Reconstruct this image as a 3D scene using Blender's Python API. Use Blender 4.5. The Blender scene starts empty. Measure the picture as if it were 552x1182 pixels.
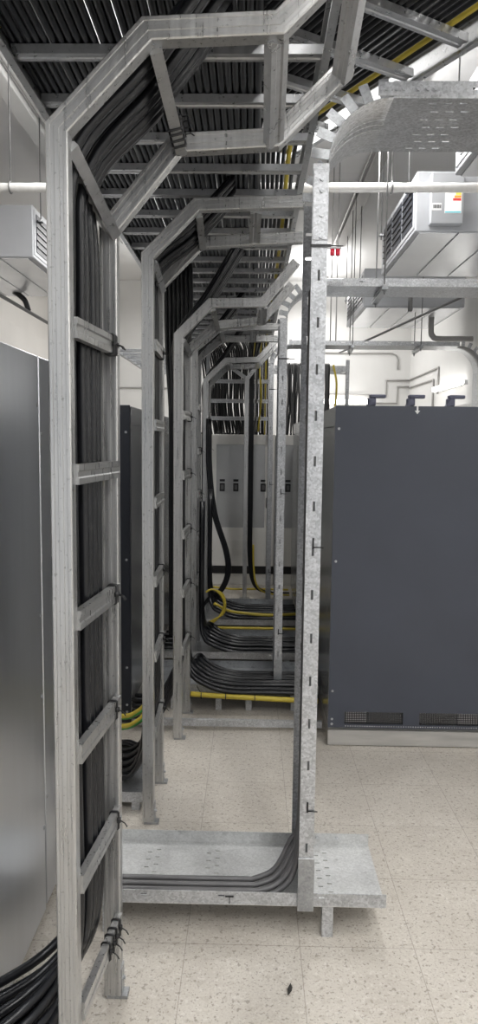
import bpy, math, random
from mathutils import Vector, Matrix
random.seed(11)
S = bpy.context.scene
COL = S.collection
R = math.radians
V = Vector

# ------------------------------------------------------------------ materials
def mat(name, col, metal=0.0, rough=0.5, spec=0.5, var=0.0, scale=8.0, stretch=(1, 1, 1), specks=0.0,
        speck_scale=60.0, spangle=0.0, rvar=0.0, bump=0.0, emis=None, estr=0.0, alpha=None):
    m = bpy.data.materials.new(name); m.use_nodes = True
    nt = m.node_tree; N = nt.nodes; L = nt.links
    b = N['Principled BSDF']
    b.inputs['Metallic'].default_value = metal
    b.inputs['Roughness'].default_value = rough
    b.inputs['Specular IOR Level'].default_value = spec
    tc = N.new('ShaderNodeTexCoord'); mp = N.new('ShaderNodeMapping'); mp.inputs['Scale'].default_value = stretch
    L.new(tc.outputs['Object'], mp.inputs['Vector'])
    def rgb(c): return (c[0], c[1], c[2], 1)
    def mix(fac, a, c2, mode='MIX'):
        x = N.new('ShaderNodeMix'); x.data_type = 'RGBA'; x.blend_type = mode
        for s, v in ((0, fac), (6, a), (7, c2)):
            if hasattr(v, 'is_linked') or hasattr(v, 'links'): L.new(v, x.inputs[s])
            else: x.inputs[s].default_value = v
        return x.outputs[2]
    def ramp(fac, p0, p1):
        r = N.new('ShaderNodeMapRange'); L.new(fac, r.inputs[0]); r.inputs[1].default_value = p0; r.inputs[2].default_value = p1
        return r.outputs[0]
    noise = N.new('ShaderNodeTexNoise'); noise.inputs['Scale'].default_value = scale; noise.inputs['Detail'].default_value = 5
    L.new(mp.outputs[0], noise.inputs['Vector'])
    lo = rgb([c * (1 - var) for c in col]); hi = rgb([min(1, c * (1 + var)) for c in col])
    c = mix(ramp(noise.outputs['Fac'], .3, .7), lo, hi)
    if spangle:
        v = N.new('ShaderNodeTexVoronoi'); v.inputs['Scale'].default_value = 150
        L.new(tc.outputs['Object'], v.inputs['Vector'])
        sv = N.new('ShaderNodeSeparateColor'); L.new(v.outputs['Color'], sv.inputs[0])
        c = mix(ramp(sv.outputs[0], 0, 1), c, mix(spangle, c, (0, 0, 0, 1)))
    if specks:
        n2 = N.new('ShaderNodeTexNoise'); n2.inputs['Scale'].default_value = speck_scale; n2.inputs['Detail'].default_value = 3
        L.new(tc.outputs['Object'], n2.inputs['Vector'])
        c = mix(ramp(n2.outputs['Fac'], .62, .72), c, mix(specks, c, (.05, .045, .04, 1)))
    L.new(c, b.inputs['Base Color'])
    if rvar:
        rr = N.new('ShaderNodeMapRange'); L.new(noise.outputs['Fac'], rr.inputs[0])
        rr.inputs[1].default_value = .3; rr.inputs[2].default_value = .7
        rr.inputs[3].default_value = max(.05, rough - rvar); rr.inputs[4].default_value = min(1, rough + rvar)
        L.new(rr.outputs[0], b.inputs['Roughness'])
    if bump:
        bp = N.new('ShaderNodeBump'); bp.inputs['Strength'].default_value = bump; bp.inputs['Distance'].default_value = .002
        L.new(noise.outputs['Fac'], bp.inputs['Height']); L.new(bp.outputs[0], b.inputs['Normal'])
    if emis:
        b.inputs['Emission Color'].default_value = rgb(emis); b.inputs['Emission Strength'].default_value = estr
    return m

def floor_material():
    m = bpy.data.materials.new('speckled_tile'); m.use_nodes = True
    nt = m.node_tree; N = nt.nodes; L = nt.links; b = N['Principled BSDF']
    tc = N.new('ShaderNodeTexCoord'); sp = N.new('ShaderNodeSeparateXYZ'); L.new(tc.outputs['Object'], sp.inputs[0])
    def math_(op, a, c=None):
        x = N.new('ShaderNodeMath'); x.operation = op
        for i, v in enumerate((a, c)):
            if v is None: continue
            if isinstance(v, (int, float)): x.inputs[i].default_value = v
            else: L.new(v, x.inputs[i])
        return x.outputs[0]
    T = .405
    def cell(o, off): return math_('DIVIDE', math_('SUBTRACT', o, off), T)
    cx = cell(sp.outputs[0], .193); cy = cell(sp.outputs[1], 2.362)
    def line(c):
        f = math_('SUBTRACT', c, math_('FLOOR', c))
        d = math_('MINIMUM', f, math_('SUBTRACT', 1.0, f))
        return math_('LESS_THAN', d, .0035)
    lines = math_('MAXIMUM', line(cx), line(cy))
    cb = N.new('ShaderNodeCombineXYZ'); L.new(math_('FLOOR', cx), cb.inputs[0]); L.new(math_('FLOOR', cy), cb.inputs[1])
    wn = N.new('ShaderNodeTexWhiteNoise'); L.new(cb.outputs[0], wn.inputs[0])
    n = N.new('ShaderNodeTexNoise'); n.inputs['Scale'].default_value = 3.5; n.inputs['Detail'].default_value = 6; L.new(tc.outputs['Object'], n.inputs['Vector'])
    n3 = N.new('ShaderNodeTexNoise'); n3.inputs['Scale'].default_value = 140; n3.inputs['Detail'].default_value = 2; L.new(tc.outputs['Object'], n3.inputs['Vector'])
    def mix(fac, a, c):
        x = N.new('ShaderNodeMix'); x.data_type = 'RGBA'
        for s, v in ((0, fac), (6, a), (7, c)):
            if hasattr(v, 'is_linked'): L.new(v, x.inputs[s])
            else: x.inputs[s].default_value = v
        return x.outputs[2]
    def rng(v, a, c, d=0, e=1):
        x = N.new('ShaderNodeMapRange'); L.new(v, x.inputs[0])
        for i, q in enumerate((a, c, d, e)): x.inputs[i + 1].default_value = q
        return x.outputs[0]
    c = mix(rng(n.outputs['Fac'], .3, .7), (.49, .455, .405, 1), (.58, .545, .49, 1))
    c = mix(rng(wn.outputs[0], 0, 1, 0, .16), c, (.40, .36, .30, 1))
    c = mix(rng(n3.outputs['Fac'], .45, .65, 0, .35), c, (.40, .36, .31, 1))
    for scl, lo_, hi_, k_, col_, off in ((62, .605, .65, .5, (.13, .105, .08, 1), 0), (120, .60, .66, .5, (.19, .155, .12, 1), 3.1), (30, .56, .66, .28, (.33, .29, .24, 1), 7.7), (75, .60, .66, .2, (.80, .78, .74, 1), 11.3)):
        mp = N.new('ShaderNodeMapping'); mp.inputs['Location'].default_value = (off, off, off); L.new(tc.outputs['Object'], mp.inputs['Vector'])
        q = N.new('ShaderNodeTexNoise'); q.inputs['Scale'].default_value = scl; q.inputs['Detail'].default_value = 2.5; L.new(mp.outputs[0], q.inputs['Vector'])
        c = mix(rng(q.outputs['Fac'], lo_, hi_, 0, k_), c, col_)
    c = mix(math_('MULTIPLY', lines, .55), c, (.20, .17, .14, 1))
    L.new(c, b.inputs['Base Color']); b.inputs['Roughness'].default_value = .42; b.inputs['Specular IOR Level'].default_value = .35
    return m

M = dict(
    galv=mat('galvanised_steel', (.58, .59, .605), .62, .42, var=.12, scale=14, spangle=.36, rvar=.08),
    galvworn=mat('worn_galvanised_sheet', (.58, .585, .58), .5, .42, var=.16, scale=5, spangle=.2, specks=.3, speck_scale=16),
    galvdull=mat('dull_galvanised_steel', (.40, .41, .42), .7, .38, var=.22, scale=7, spangle=.22, specks=.4, speck_scale=25),
    rail=mat('aged_channel_steel', (.50, .50, .495), .8, .33, var=.09, scale=13, stretch=(7, 7, .35), specks=.4, speck_scale=85, rvar=.08),
    railh=mat('aged_channel_steel_dull', (.46, .465, .47), .8, .33, var=.10, scale=14, stretch=(2, 2, 2), specks=.35, speck_scale=80, rvar=.08),
    cable=mat('black_cable_sheath', (.009, .0095, .0115), 0, .30, .45, var=.3, scale=5),
    cablegrey=mat('grey_cable_sheath', (.10, .098, .10), 0, .36, .6, var=.3, scale=5),
    yellow=mat('yellow_cable_sheath', (.60, .47, .06), 0, .45, .4, var=.12, scale=6),
    green=mat('green_stripe', (.06, .32, .07), 0, .45, .4),
    tie=mat('black_nylon_tie', (.012, .012, .013), 0, .4),
    steel=mat('satin_steel_panel', (.68, .705, .745), .92, .30, var=.03, scale=4, stretch=(1, 5, .5), rvar=.02),
    steel2=mat('grey_steel_panel', (.44, .455, .475), .75, .25, var=.03, scale=3, stretch=(1, 3, .6), rvar=.02),
    charcoal=mat('charcoal_paint', (.056, .063, .084), .1, .40, .5, var=.08, scale=2.5, rvar=.06),
    navy=mat('dark_blue_paint', (.022, .025, .034), .1, .42, .4),
    bracket=mat('slate_bracket_paint', (.09, .095, .14), .1, .45),
    plinth=mat('plinth_steel', (.46, .45, .43), .4, .5, var=.15, scale=6, stretch=(.6, .6, 5)),
    beige=mat('light_grey_cabinet', (.74, .73, .70), 0, .42, var=.03, scale=3),
    window=mat('tinted_door_panel', (.47, .475, .475), .2, .22, var=.06, scale=2),
    black=mat('black_plastic', (.012, .012, .014), 0, .4),
    wall=mat('painted_wall', (.78, .775, .76), 0, .75, .3, var=.03, scale=2),
    wallbeige=mat('warm_wall_paint', (.72, .695, .66), 0, .75, .3, var=.03, scale=2),
    ceil=mat('ceiling_paint', (.76, .755, .75), 0, .8, .3, var=.03, scale=1.5),
    acwhite=mat('ac_casing', (.78, .79, .81), .5, .26, var=.05, scale=4),
    acside=mat('ac_casing_side', (.42, .43, .45), .35, .42, var=.05, scale=4),
    pipe=mat('white_pipe_lagging', (.72, .71, .69), .1, .5, var=.08, scale=25, bump=.6),
    conduit=mat('grey_conduit', (.42, .41, .40), .3, .45),
    rod=mat('threaded_rod_steel', (.22, .22, .22), .6, .45),
    red=mat('red_fitting', (.62, .03, .06), 0, .45),
    white=mat('white_label', (.85, .85, .85), 0, .5),
    ink=mat('label_ink', (.03, .03, .03), 0, .6),
    lgreen=mat('label_green', (.12, .55, .15), 0, .5), lyel=mat('label_yellow', (.85, .75, .1), 0, .5),
    lora=mat('label_orange', (.9, .4, .06), 0, .5), lred=mat('label_red', (.75, .06, .05), 0, .5), lblue=mat('label_blue', (.1, .55, .65), 0, .5),
    tube=mat('lit_tube', (1, 1, 1), 0, .5, emis=(1, .98, .94), estr=9.0),
    battenbody=mat('batten_body', (.8, .8, .8), 0, .5),
    leaf=mat('dark_scrap', (.03, .028, .025), 0, .7),
)
M['floor'] = floor_material()

# ------------------------------------------------------------------ mesh helpers
class MB:
    def __init__(s): s.v = []; s.f = []; s.sm = []
    def add(s, vs, fs, smooth=False):
        o = len(s.v); s.v += [tuple(v) for v in vs]
        for f in fs: s.f.append([i + o for i in f]); s.sm.append(smooth)
        return s
    def box(s, x0, x1, y0, y1, z0, z1, bev=0.0):
        x0, x1 = min(x0, x1), max(x0, x1); y0, y1 = min(y0, y1), max(y0, y1); z0, z1 = min(z0, z1), max(z0, z1)
        if bev <= 0:
            vs = [(x, y, z) for x in (x0, x1) for y in (y0, y1) for z in (z0, z1)]
            return s.add(vs, [(0, 1, 3, 2), (4, 6, 7, 5), (0, 4, 5, 1), (2, 3, 7, 6), (0, 2, 6, 4), (1, 5, 7, 3)])
        b = min(bev, (x1 - x0) / 2.01, (y1 - y0) / 2.01, (z1 - z0) / 2.01)
        vs = []; idx = {}
        for sx in (0, 1):
            for sy in (0, 1):
                for sz in (0, 1):
                    X, Y, Z = (x0, x1)[sx], (y0, y1)[sy], (z0, z1)[sz]
                    xi = x0 + b if not sx else x1 - b; yi = y0 + b if not sy else y1 - b; zi = z0 + b if not sz else z1 - b
                    for k, p in enumerate(((X, yi, zi), (xi, Y, zi), (xi, yi, Z))):
                        idx[(sx, sy, sz, k)] = len(vs); vs.append(p)
        f = []
        for a in (0, 1):
            f.append([idx[(a, 0, 0, 0)], idx[(a, 1, 0, 0)], idx[(a, 1, 1, 0)], idx[(a, 0, 1, 0)]])
            f.append([idx[(0, a, 0, 1)], idx[(1, a, 0, 1)], idx[(1, a, 1, 1)], idx[(0, a, 1, 1)]])
            f.append([idx[(0, 0, a, 2)], idx[(1, 0, a, 2)], idx[(1, 1, a, 2)], idx[(0, 1, a, 2)]])
        for a in (0, 1):
            for c in (0, 1):
                f.append([idx[(a, c, 0, 0)], idx[(a, c, 1, 0)], idx[(a, c, 1, 1)], idx[(a, c, 0, 1)]])
                f.append([idx[(a, 0, c, 0)], idx[(a, 1, c, 0)], idx[(a, 1, c, 2)], idx[(a, 0, c, 2)]])
                f.append([idx[(0, a, c, 1)], idx[(1, a, c, 1)], idx[(1, a, c, 2)], idx[(0, a, c, 2)]])
        for a in (0, 1):
            for c in (0, 1):
                for d in (0, 1): f.append([idx[(a, c, d, 0)], idx[(a, c, d, 1)], idx[(a, c, d, 2)]])
        return s.add(vs, f)
    def tube(s, pts, r, n=8, cap=True):
        pts = [V(p) for p in pts]; rs = r if isinstance(r, (list, tuple)) else [r] * len(pts)
        t = (pts[1] - pts[0]).normalized()
        up = V((0, 0, 1)) if abs(t.z) < .9 else V((1, 0, 0))
        a = t.cross(up).normalized(); vs = []
        for i, p in enumerate(pts):
            if i == 0: tt = t
            elif i == len(pts) - 1: tt = (pts[i] - pts[i - 1]).normalized()
            else: tt = ((pts[i] - pts[i - 1]).normalized() + (pts[i + 1] - pts[i]).normalized())
            if tt.length < 1e-6: tt = t
            tt = tt.normalized(); a = (a - tt * a.dot(tt)).normalized(); b = tt.cross(a)
            for k in range(n):
                q = 2 * math.pi * k / n; vs.append(p + (a * math.cos(q) + b * math.sin(q)) * rs[i])
        fs = []
        for i in range(len(pts) - 1):
            for k in range(n):
                k2 = (k + 1) % n; fs.append((i * n + k, i * n + k2, (i + 1) * n + k2, (i + 1) * n + k))
        s.add(vs, fs, True)
        if cap:
            o = len(s.v) - len(vs)
            s.f.append([o + k for k in reversed(range(n))]); s.sm.append(False)
            s.f.append([o + (len(pts) - 1) * n + k for k in range(n)]); s.sm.append(False)
        return s
    def sweep(s, prof, path, nrm):
        """closed profile (a,b): a across the path inside its plane, b along the plane normal; mitred joints"""
        path = [V(p) for p in path]; nrm = V(nrm).normalized(); m = len(prof); vs = []
        for i, p in enumerate(path):
            d0 = (path[i] - path[i - 1]).normalized() if i else None
            d1 = (path[i + 1] - path[i]).normalized() if i < len(path) - 1 else None
            if d0 is None: d = d1; k = 1
            elif d1 is None: d = d0; k = 1
            else:
                d = (d0 + d1).normalized(); k = 1 / max(.3, d.dot(d0))
            side = nrm.cross(d).normalized()
            for a, b in prof: vs.append(p + side * a * k + nrm * b)
        fs = []
        for i in range(len(path) - 1):
            for k in range(m):
                k2 = (k + 1) % m; fs.append((i * m + k, i * m + k2, (i + 1) * m + k2, (i + 1) * m + k))
        fs.append(list(reversed(range(m)))); fs.append([(len(path) - 1) * m + k for k in range(m)])
        return s.add(vs, fs)
    def plate(s, us, vs_, holes, P, th):
        """solid sheet over the (u,v) rectangle with rectangular holes; P(u,v) -> point, th = thickness vector"""
        U = sorted(set([us[0], us[1]] + [round(h[k], 5) for h in holes for k in (0, 1)]))
        W = sorted(set([vs_[0], vs_[1]] + [round(h[k], 5) for h in holes for k in (2, 3)]))
        U = [u for u in U if us[0] <= u <= us[1]]; W = [w for w in W if vs_[0] <= w <= vs_[1]]
        th = V(th)
        def solid(i, j):
            if i < 0 or j < 0 or i >= len(U) - 1 or j >= len(W) - 1: return False
            u = (U[i] + U[i + 1]) / 2; w = (W[j] + W[j + 1]) / 2
            return not any(h[0] < u < h[1] and h[2] < w < h[3] for h in holes)
        ids = {}
        def vid(i, j, k):
            if (i, j, k) not in ids:
                p = V(P(U[i], W[j])); p = p + th if k else p
                ids[(i, j, k)] = len(s.v); s.v.append(tuple(p))
            return ids[(i, j, k)]
        def face(*q): s.f.append(list(q)); s.sm.append(False)
        for i in range(len(U) - 1):
            for j in range(len(W) - 1):
                if not solid(i, j): continue
                face(vid(i, j, 0), vid(i, j + 1, 0), vid(i + 1, j + 1, 0), vid(i + 1, j, 0))
                face(vid(i, j, 1), vid(i + 1, j, 1), vid(i + 1, j + 1, 1), vid(i, j + 1, 1))
                if not solid(i - 1, j): face(vid(i, j, 0), vid(i, j, 1), vid(i, j + 1, 1), vid(i, j + 1, 0))
                if not solid(i + 1, j): face(vid(i + 1, j, 0), vid(i + 1, j + 1, 0), vid(i + 1, j + 1, 1), vid(i + 1, j, 1))
                if not solid(i, j - 1): face(vid(i, j, 0), vid(i + 1, j, 0), vid(i + 1, j, 1), vid(i, j, 1))
                if not solid(i, j + 1): face(vid(i, j + 1, 0), vid(i, j + 1, 1), vid(i + 1, j + 1, 1), vid(i + 1, j + 1, 0))
        return s
    def dome(s, c, r, n, axis, h):
        """bolt head: low hexagon with washer, pointing along axis"""
        ax = V(axis).normalized(); up = V((0, 0, 1)) if abs(ax.z) < .9 else V((1, 0, 0)); a = ax.cross(up).normalized(); b = ax.cross(a)
        c = V(c)
        for rr, h0, h1, k in ((r, 0, h * .3, 12), (r * .68, h * .3, h, 6)):
            vs = [c + ax * hh + (a * math.cos(2 * math.pi * i / k) + b * math.sin(2 * math.pi * i / k)) * rr for hh in (h0, h1) for i in range(k)]
            s.add(vs, [(i, (i + 1) % k, k + (i + 1) % k, k + i) for i in range(k)] + [list(reversed(range(k))), list(range(k, 2 * k))])
        return s
    def build(s, name, material, parent=None, origin=None, label=None):
        if parent is not None: org = world_org(parent)
        elif origin is not None: org = V(origin)
        else:
            xs, ys, zs = zip(*s.v); org = V(((min(xs) + max(xs)) / 2, (min(ys) + max(ys)) / 2, min(zs)))
        me = bpy.data.meshes.new(name)
        me.from_pydata([(a - org.x, b - org.y, c - org.z) for a, b, c in s.v], [], s.f); me.update()
        for p, q in zip(me.polygons, s.sm): p.use_smooth = q
        import bmesh
        bm = bmesh.new(); bm.from_mesh(me); bmesh.ops.recalc_face_normals(bm, faces=bm.faces); bm.to_mesh(me); bm.free()
        mm = M[material] if isinstance(material, str) else material
        me.materials.append(mm)
        o = bpy.data.objects.new(name, me); COL.objects.link(o)
        if parent is not None: o.parent = parent
        else: o.location = org
        if label: o['label'] = label
        return o

def world_org(o):
    p = V(o.location)
    while o.parent: o = o.parent; p += V(o.location)
    return p
def thing(name, label, cat, loc, group=None):
    o = bpy.data.objects.new(name, None); COL.objects.link(o); o.location = loc
    o.empty_display_size = .05
    return tag(o, label, cat, group)
def tag(o, label, cat, group=None):
    o['label'] = label; o['category'] = cat
    if group: o['group'] = group
    return o
def struct(o): o['kind'] = 'structure'; return o

def smooth(pts, per=5):
    """Catmull-Rom through the points"""
    P = [V(p) for p in pts]; P = [P[0] * 2 - P[1]] + P + [P[-1] * 2 - P[-2]]; out = []
    for i in range(1, len(P) - 2):
        for k in range(per):
            t = k / per; a, b, c, d = P[i - 1:i + 3]
            out.append(.5 * ((2 * b) + (c - a) * t + (2 * a - 5 * b + 4 * c - d) * t * t + (3 * b - a - 3 * c + d) * t ** 3))
    out.append(P[-2]); return out

def cable(name, pts, r, material, label, cat, group=None, sides=8, per=5):
    o = MB().tube(smooth(pts, per), r, sides).build(name, material); return tag(o, label, cat, group)

# ------------------------------------------------------------------ camera
f_px = 820.0
roll = .0113
pitch = R(5.6528); yaw = R(.9792)
fw = V((-math.sin(yaw) * math.cos(pitch), math.cos(yaw) * math.cos(pitch), -math.sin(pitch)))
rt0 = V((math.cos(yaw), math.sin(yaw), 0)); dn0 = fw.cross(rt0)
rt = rt0 * math.cos(roll) - dn0 * math.sin(roll); dn = rt0 * math.sin(roll) + dn0 * math.cos(roll)
cam = bpy.data.cameras.new('camera'); co = bpy.data.objects.new('camera', cam); COL.objects.link(co)
cam.sensor_fit = 'VERTICAL'; cam.sensor_height = 36; cam.lens = f_px / 1182 * 36; cam.clip_start = .02
mw = Matrix((rt, -dn, -fw)).transposed().to_4x4(); mw.translation = V((0, 0, 1.78)); co.matrix_world = mw
S.camera = co

# ------------------------------------------------------------------ room
ZC = 4.30; XL = -2.9; XR = 2.5; YB = 11.5; YF = -2.6
struct(MB().box(XL, XR, YF, YB, -.1, 0).build('floor', 'floor', origin=(0, 0, 0)))
struct(MB().box(XL, XR, YF, YB, ZC, ZC + .1).build('ceiling', 'ceil'))
struct(MB().box(XL - .1, XL, YF, YB, 0, ZC).build('wall_left', 'wallbeige'))
struct(MB().box(XR, XR + .1, YF, YB, 0, ZC).build('wall_right', 'wall'))
struct(MB().box(XL - .1, XR + .1, YB, YB + .1, 0, ZC).build('wall_back', 'wall'))
struct(MB().box(XR - .06, XR, 4.0, 11.4, 2.18, 2.24).build('trim_1', 'wall'))
struct(MB().box(XL, XL + .10, 1.0, 11.4, 2.62, 3.11).build('trim_2', 'wallbeige'))
# ------------------------------------------------------------------ cable ladder risers on the left
def grooved(w, d):
    """box-channel section, shallow grooves along the front (b = 0 is the camera side)"""
    h = w / 2; g = .0022; r = .003
    return [(-h + r, 0), (-h * .62, 0), (-h * .56, g), (-h * .26, g), (-h * .2, 0), (h * .2, 0), (h * .26, g), (h * .56, g), (h * .62, 0), (h - r, 0),
            (h, r), (h, d - r), (h - r, d), (-h + r, d), (-h, d - r), (-h, r)]
def box_between(mb, p, q, w, h, up=(0, 0, 1)):
    """bar of section w (sideways) x h (along up) between p and q"""
    p = V(p); q = V(q); d = (q - p).normalized(); u = V(up); u = (u - d * u.dot(d)).normalized(); s_ = d.cross(u)
    vs = [a + s_ * sx * w / 2 + u * sz * h / 2 for a in (p, q) for sx in (-1, 1) for sz in (-1, 1)]
    return mb.add(vs, [(0, 1, 3, 2), (4, 6, 7, 5), (0, 4, 5, 1), (2, 3, 7, 6), (0, 2, 6, 4), (1, 5, 7, 3)])
def channel_bar(mb, p, q, w, h, up=(0, 0, 1), groove=True):
    """rung: small channel with a pressed groove in both broad faces"""
    p = V(p); q = V(q); d = (q - p).normalized(); u = V(up); u = (u - d * u.dot(d)).normalized(); s_ = d.cross(u)
    g = w * .14
    pr = [(-w / 2, -h / 2), (-w / 2, -h * .2), (-w / 2 + g, -h * .12), (-w / 2 + g, h * .12), (-w / 2, h * .2), (-w / 2, h / 2),
          (w / 2, h / 2), (w / 2, h * .2), (w / 2 - g, h * .12), (w / 2 - g, -h * .12), (w / 2, -h * .2), (w / 2, -h / 2)]
    n = len(pr); vs = [a + s_ * x + u * z for a in (p, q) for x, z in pr]
    return mb.add(vs, [(i, (i + 1) % n, n + (i + 1) % n, n + i) for i in range(n)] + [list(reversed(range(n))), list(range(n, 2 * n))])

RW = .052; RD = .045
def riser(label, Yn, Yf, near, far, rung_z, bend_rungs, extra=(), foot=True, ties=()):
    x0, z0 = near[0]
    t = thing('cable_ladder', label, 'cable ladder', (x0, (Yn + Yf) / 2, 0), 'galvanised cable ladders rising beside the left cabinets')
    for path, Y, z_b in ((near, Yn, 0), (far, Yf, 0)):
        pts = [(path[0][0], Y, .012)] + [(x, Y, z) for x, z in path]
        MB().sweep(grooved(RW, RD), pts, (0, 1, 0)).build('side_rail', 'rail', t)
    ya = Yn + RD - .004; yb = Yf + .006
    xr = near[0][0] + RW / 2 - .001
    for z in rung_z:
        MB_ = MB(); channel_bar(MB_, (xr, ya, z), (far[0][0] + RW / 2 - .004, yb, z), .02, .05); MB_.build('rung', 'rail', t)
    for (a, b, up) in bend_rungs:
        m = MB(); channel_bar(m, (a[0], ya, a[1]), (b[0], yb, b[1]), .03, .05, up); m.build('rung', 'railh', t)
    for (xx, yy) in ((x0, Yn), (far[0][0], Yf)):
        m = MB(); m.box(xx - .02, xx + RW / 2 + .022, yy + .002, yy + RD - .002, 0, .012, .001); m.box(xx + RW / 2, xx + RW / 2 + .004, yy + .004, yy + RD, .012, .10)
        m.dome((xx + RW / 2 + .004, yy + RD / 2, .06), .009, 6, (1, 0, 0), .008)
        m.build('foot_bracket', 'galvdull', t)
    return t
def tie(parent, c, w, h, ang=0.0):
    """nylon tie: strap pulled tight round a rung, with its locking head and cut tail"""
    x, y, z = c; m = MB(); ca, sa = math.cos(ang), math.sin(ang); w += .006; h += .006
    def P(a, b, k=0.0): return (x + a * ca - b * sa, y + k, z + a * sa + b * ca)
    loop = [P(-w / 2, -h / 2 + .004), P(-w / 2, h / 2 - .004), P(-w / 2 + .004, h / 2), P(w / 2 - .004, h / 2), P(w / 2, h / 2 - .004), P(w / 2, -h / 2 + .004), P(w / 2 - .004, -h / 2), P(-w / 2 + .004, -h / 2), P(-w / 2, -h / 2 + .004)]
    m.tube(loop, .0034, 6, False)
    m.tube([P(w / 2 + .001, -.006), P(w / 2 + .001, .007)], .0065, 6)
    m.tube([P(w / 2 + .004, 0), P(w / 2 + .02, -.004, -.008), P(w / 2 + .028, -.014, -.012)], .002, 5)
    return m.build('cable_tie', 'tie', parent)
D1 = (-.7, 0, .7); D2 = (.7, 0, .7)
r1 = riser('nearest cable ladder, large bare steel rails and rungs at the front left', 1.70, 2.10,
      [(-.459, 2.495), (-.25, 2.709), (.05, 2.722), (.262, 2.925)],
      [(-.423, 2.383), (-.227, 2.622), (.056, 2.638), (.255, 2.835)],
      [2.05, 1.695, 1.328, .978, .625, .268],
      [((-.445, 2.475), (-.412, 2.375), D1), ((-.238, 2.694), (-.215, 2.61), (-.25, 0, 1)), ((.045, 2.705), (.05, 2.625), (1, 0, .75)), ((.235, 2.885), (.238, 2.80), D1)])
r2 = riser('second cable ladder from the front, standing just behind the floor tray', 3.14, 3.535,
      [(-.461, 2.575), (-.25, 2.787), (.215, 2.803)], [(-.467, 2.53), (-.262, 2.738), (.232, 2.765)],
      [2.20, 1.85, 1.50, 1.14, .79, .43],
      [((-.447, 2.56), (-.455, 2.515), D1), ((-.245, 2.765), (-.255, 2.72), (-.25, 0, 1)), ((.005, 2.775), (0, 2.745), (1, 0, 0))])
r3 = riser('third cable ladder from the front, its foot beside the yellow cable on the floor', 4.09, 4.50,
      [(-.425, 2.375), (-.244, 2.557), (.05, 2.562), (.235, 2.785)], [(-.412, 2.34), (-.238, 2.50), (.05, 2.53), (.235, 2.75)],
      [1.93, 1.58, 1.23, .88, .53],
      [((-.41, 2.36), (-.40, 2.325), D1), ((-.235, 2.54), (-.225, 2.485), (-.25, 0, 1)), ((.05, 2.545), (.05, 2.515), (1, 0, .2))])
r4 = riser('fourth cable ladder from the front with a level arm to the right', 5.58, 5.97,
      [(-.455, 2.49), (-.26, 2.655), (.20, 2.665)], [(-.455, 2.46), (-.26, 2.625), (.20, 2.63)],
      [2.05, 1.7, 1.35, 1.0, .65], [((-.25, 2.64), (-.25, 2.61), (-.25, 0, 1)), ((.0, 2.65), (0, 2.62), (1, 0, 0))])
r5 = riser('farthest of the five cable ladders, before the light grey cabinets', 7.0, 7.4,
      [(-.458, 2.37), (-.262, 2.565), (.045, 2.575), (.235, 2.78)], [(-.458, 2.35), (-.262, 2.545), (.045, 2.555), (.235, 2.76)],
      [2.05, 1.7, 1.35, 1.0, .65], [((-.25, 2.55), (-.25, 2.53), (-.25, 0, 1)), ((.045, 2.56), (.045, 2.54), (1, 0, .2))])
for y, z in ((2.055, 2.05), (2.04, 2.05), (2.065, 2.05), (2.06, 1.328), (2.05, 1.328), (2.05, .978), (2.06, .625), (2.03, .268), (2.0, .268), (1.965, .268), (2.07, .268)):
    tie(r1, (-.434 + .033 * (y - 1.74) / .365, y, z), .02, .05)
for y in (1.99, 2.01, 2.035, 2.06): tie(r1, (-.238 + .023 * (y - 1.74) / .365, y, 2.694 - .084 * (y - 1.74) / .365), .03, .05, R(14))
for z in (2.20, 1.14, .79, .43): tie(r2, (-.445, 3.49, z), .02, .05)
for z in (1.93, 1.58, 1.23, .88, .53): tie(r3, (-.391, 4.46, z), .02, .05)
for z in (1.7, 1.35, 1.0, .65):
    tie(r4, (-.433, 5.93, z), .02, .05); tie(r5, (-.436, 7.36, z), .02, .05)

# ------------------------------------------------------------------ cables on the risers
def riser_cables(n, Y0, Y1, xv, bend, top, foot, r, label, group, material='cable', z_end=None):
    """cables tied to the back of a ladder: from the foot curve, up the rungs, over the 45-degree bend, up to the overhead ladder"""
    for i in range(n):
        u = (i + .5) / n; Y = Y0 + (Y1 - Y0) * u; j = lambda a: random.uniform(-a, a)
        lay = (i % 2) * r * 1.6 + (.02 if i % 5 == 4 else 0)
        x = xv - lay
        pts = [V(p) + V((j(.01), (u - .5) * foot_spread, (i % 4) * .03 - .03)) for p in foot] if foot else []
        pts = [(p.x, p.y, max(p.z, r + .002)) for p in pts]
        zs = [.45, .95, 1.5, bend[1] - .25]
        pts += [(x + drift * u + j(.0015), Y + j(.004), z) for z in zs]
        a = bend; b = top
        pts += [(a[0] - lay * .7 + j(.004), Y + j(.006), a[1] + lay * .7), ((a[0] + b[0]) / 2 - lay * .7, Y + .02 + j(.006), (a[1] + b[1]) / 2 + lay * .7 - .02),
                (b[0] - lay, Y + .06 + j(.01), b[1] + lay * .3), (b[0] + .02 - lay, Y + .09, 2.962)]
        cable('power_cable', pts, r, material, label, 'cable', group, 8, 5)
drift = .028
foot_spread = .30
riser_cables(16, 1.765, 2.085, -.463, (-.435, 2.475), (-.10, 2.915), [(-1.05, 1.50, .11), (-.80, 1.74, .11), (-.62, 1.90, .13), (-.505, 1.95, .25)], .0142,
             'black power cable tied up the back of the nearest cable ladder', 'cables on the nearest ladder')
drift = 0
foot_spread = .2
riser_cables(11, 3.20, 3.51, -.468, (-.462, 2.56), (-.12, 2.915), [(-.74, 3.55, .10), (-.56, 3.42, .18)], .0125,
             'black power cable running up the second cable ladder', 'cables on the second ladder')
riser_cables(11, 4.15, 4.47, -.43, (-.43, 2.37), (-.09, 2.915), [(-.72, 4.30, .12), (-.56, 4.28, .14), (-.475, 4.30, .28)], .0125,
             'black power cable running up the third cable ladder', 'cables on the third ladder')
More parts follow.
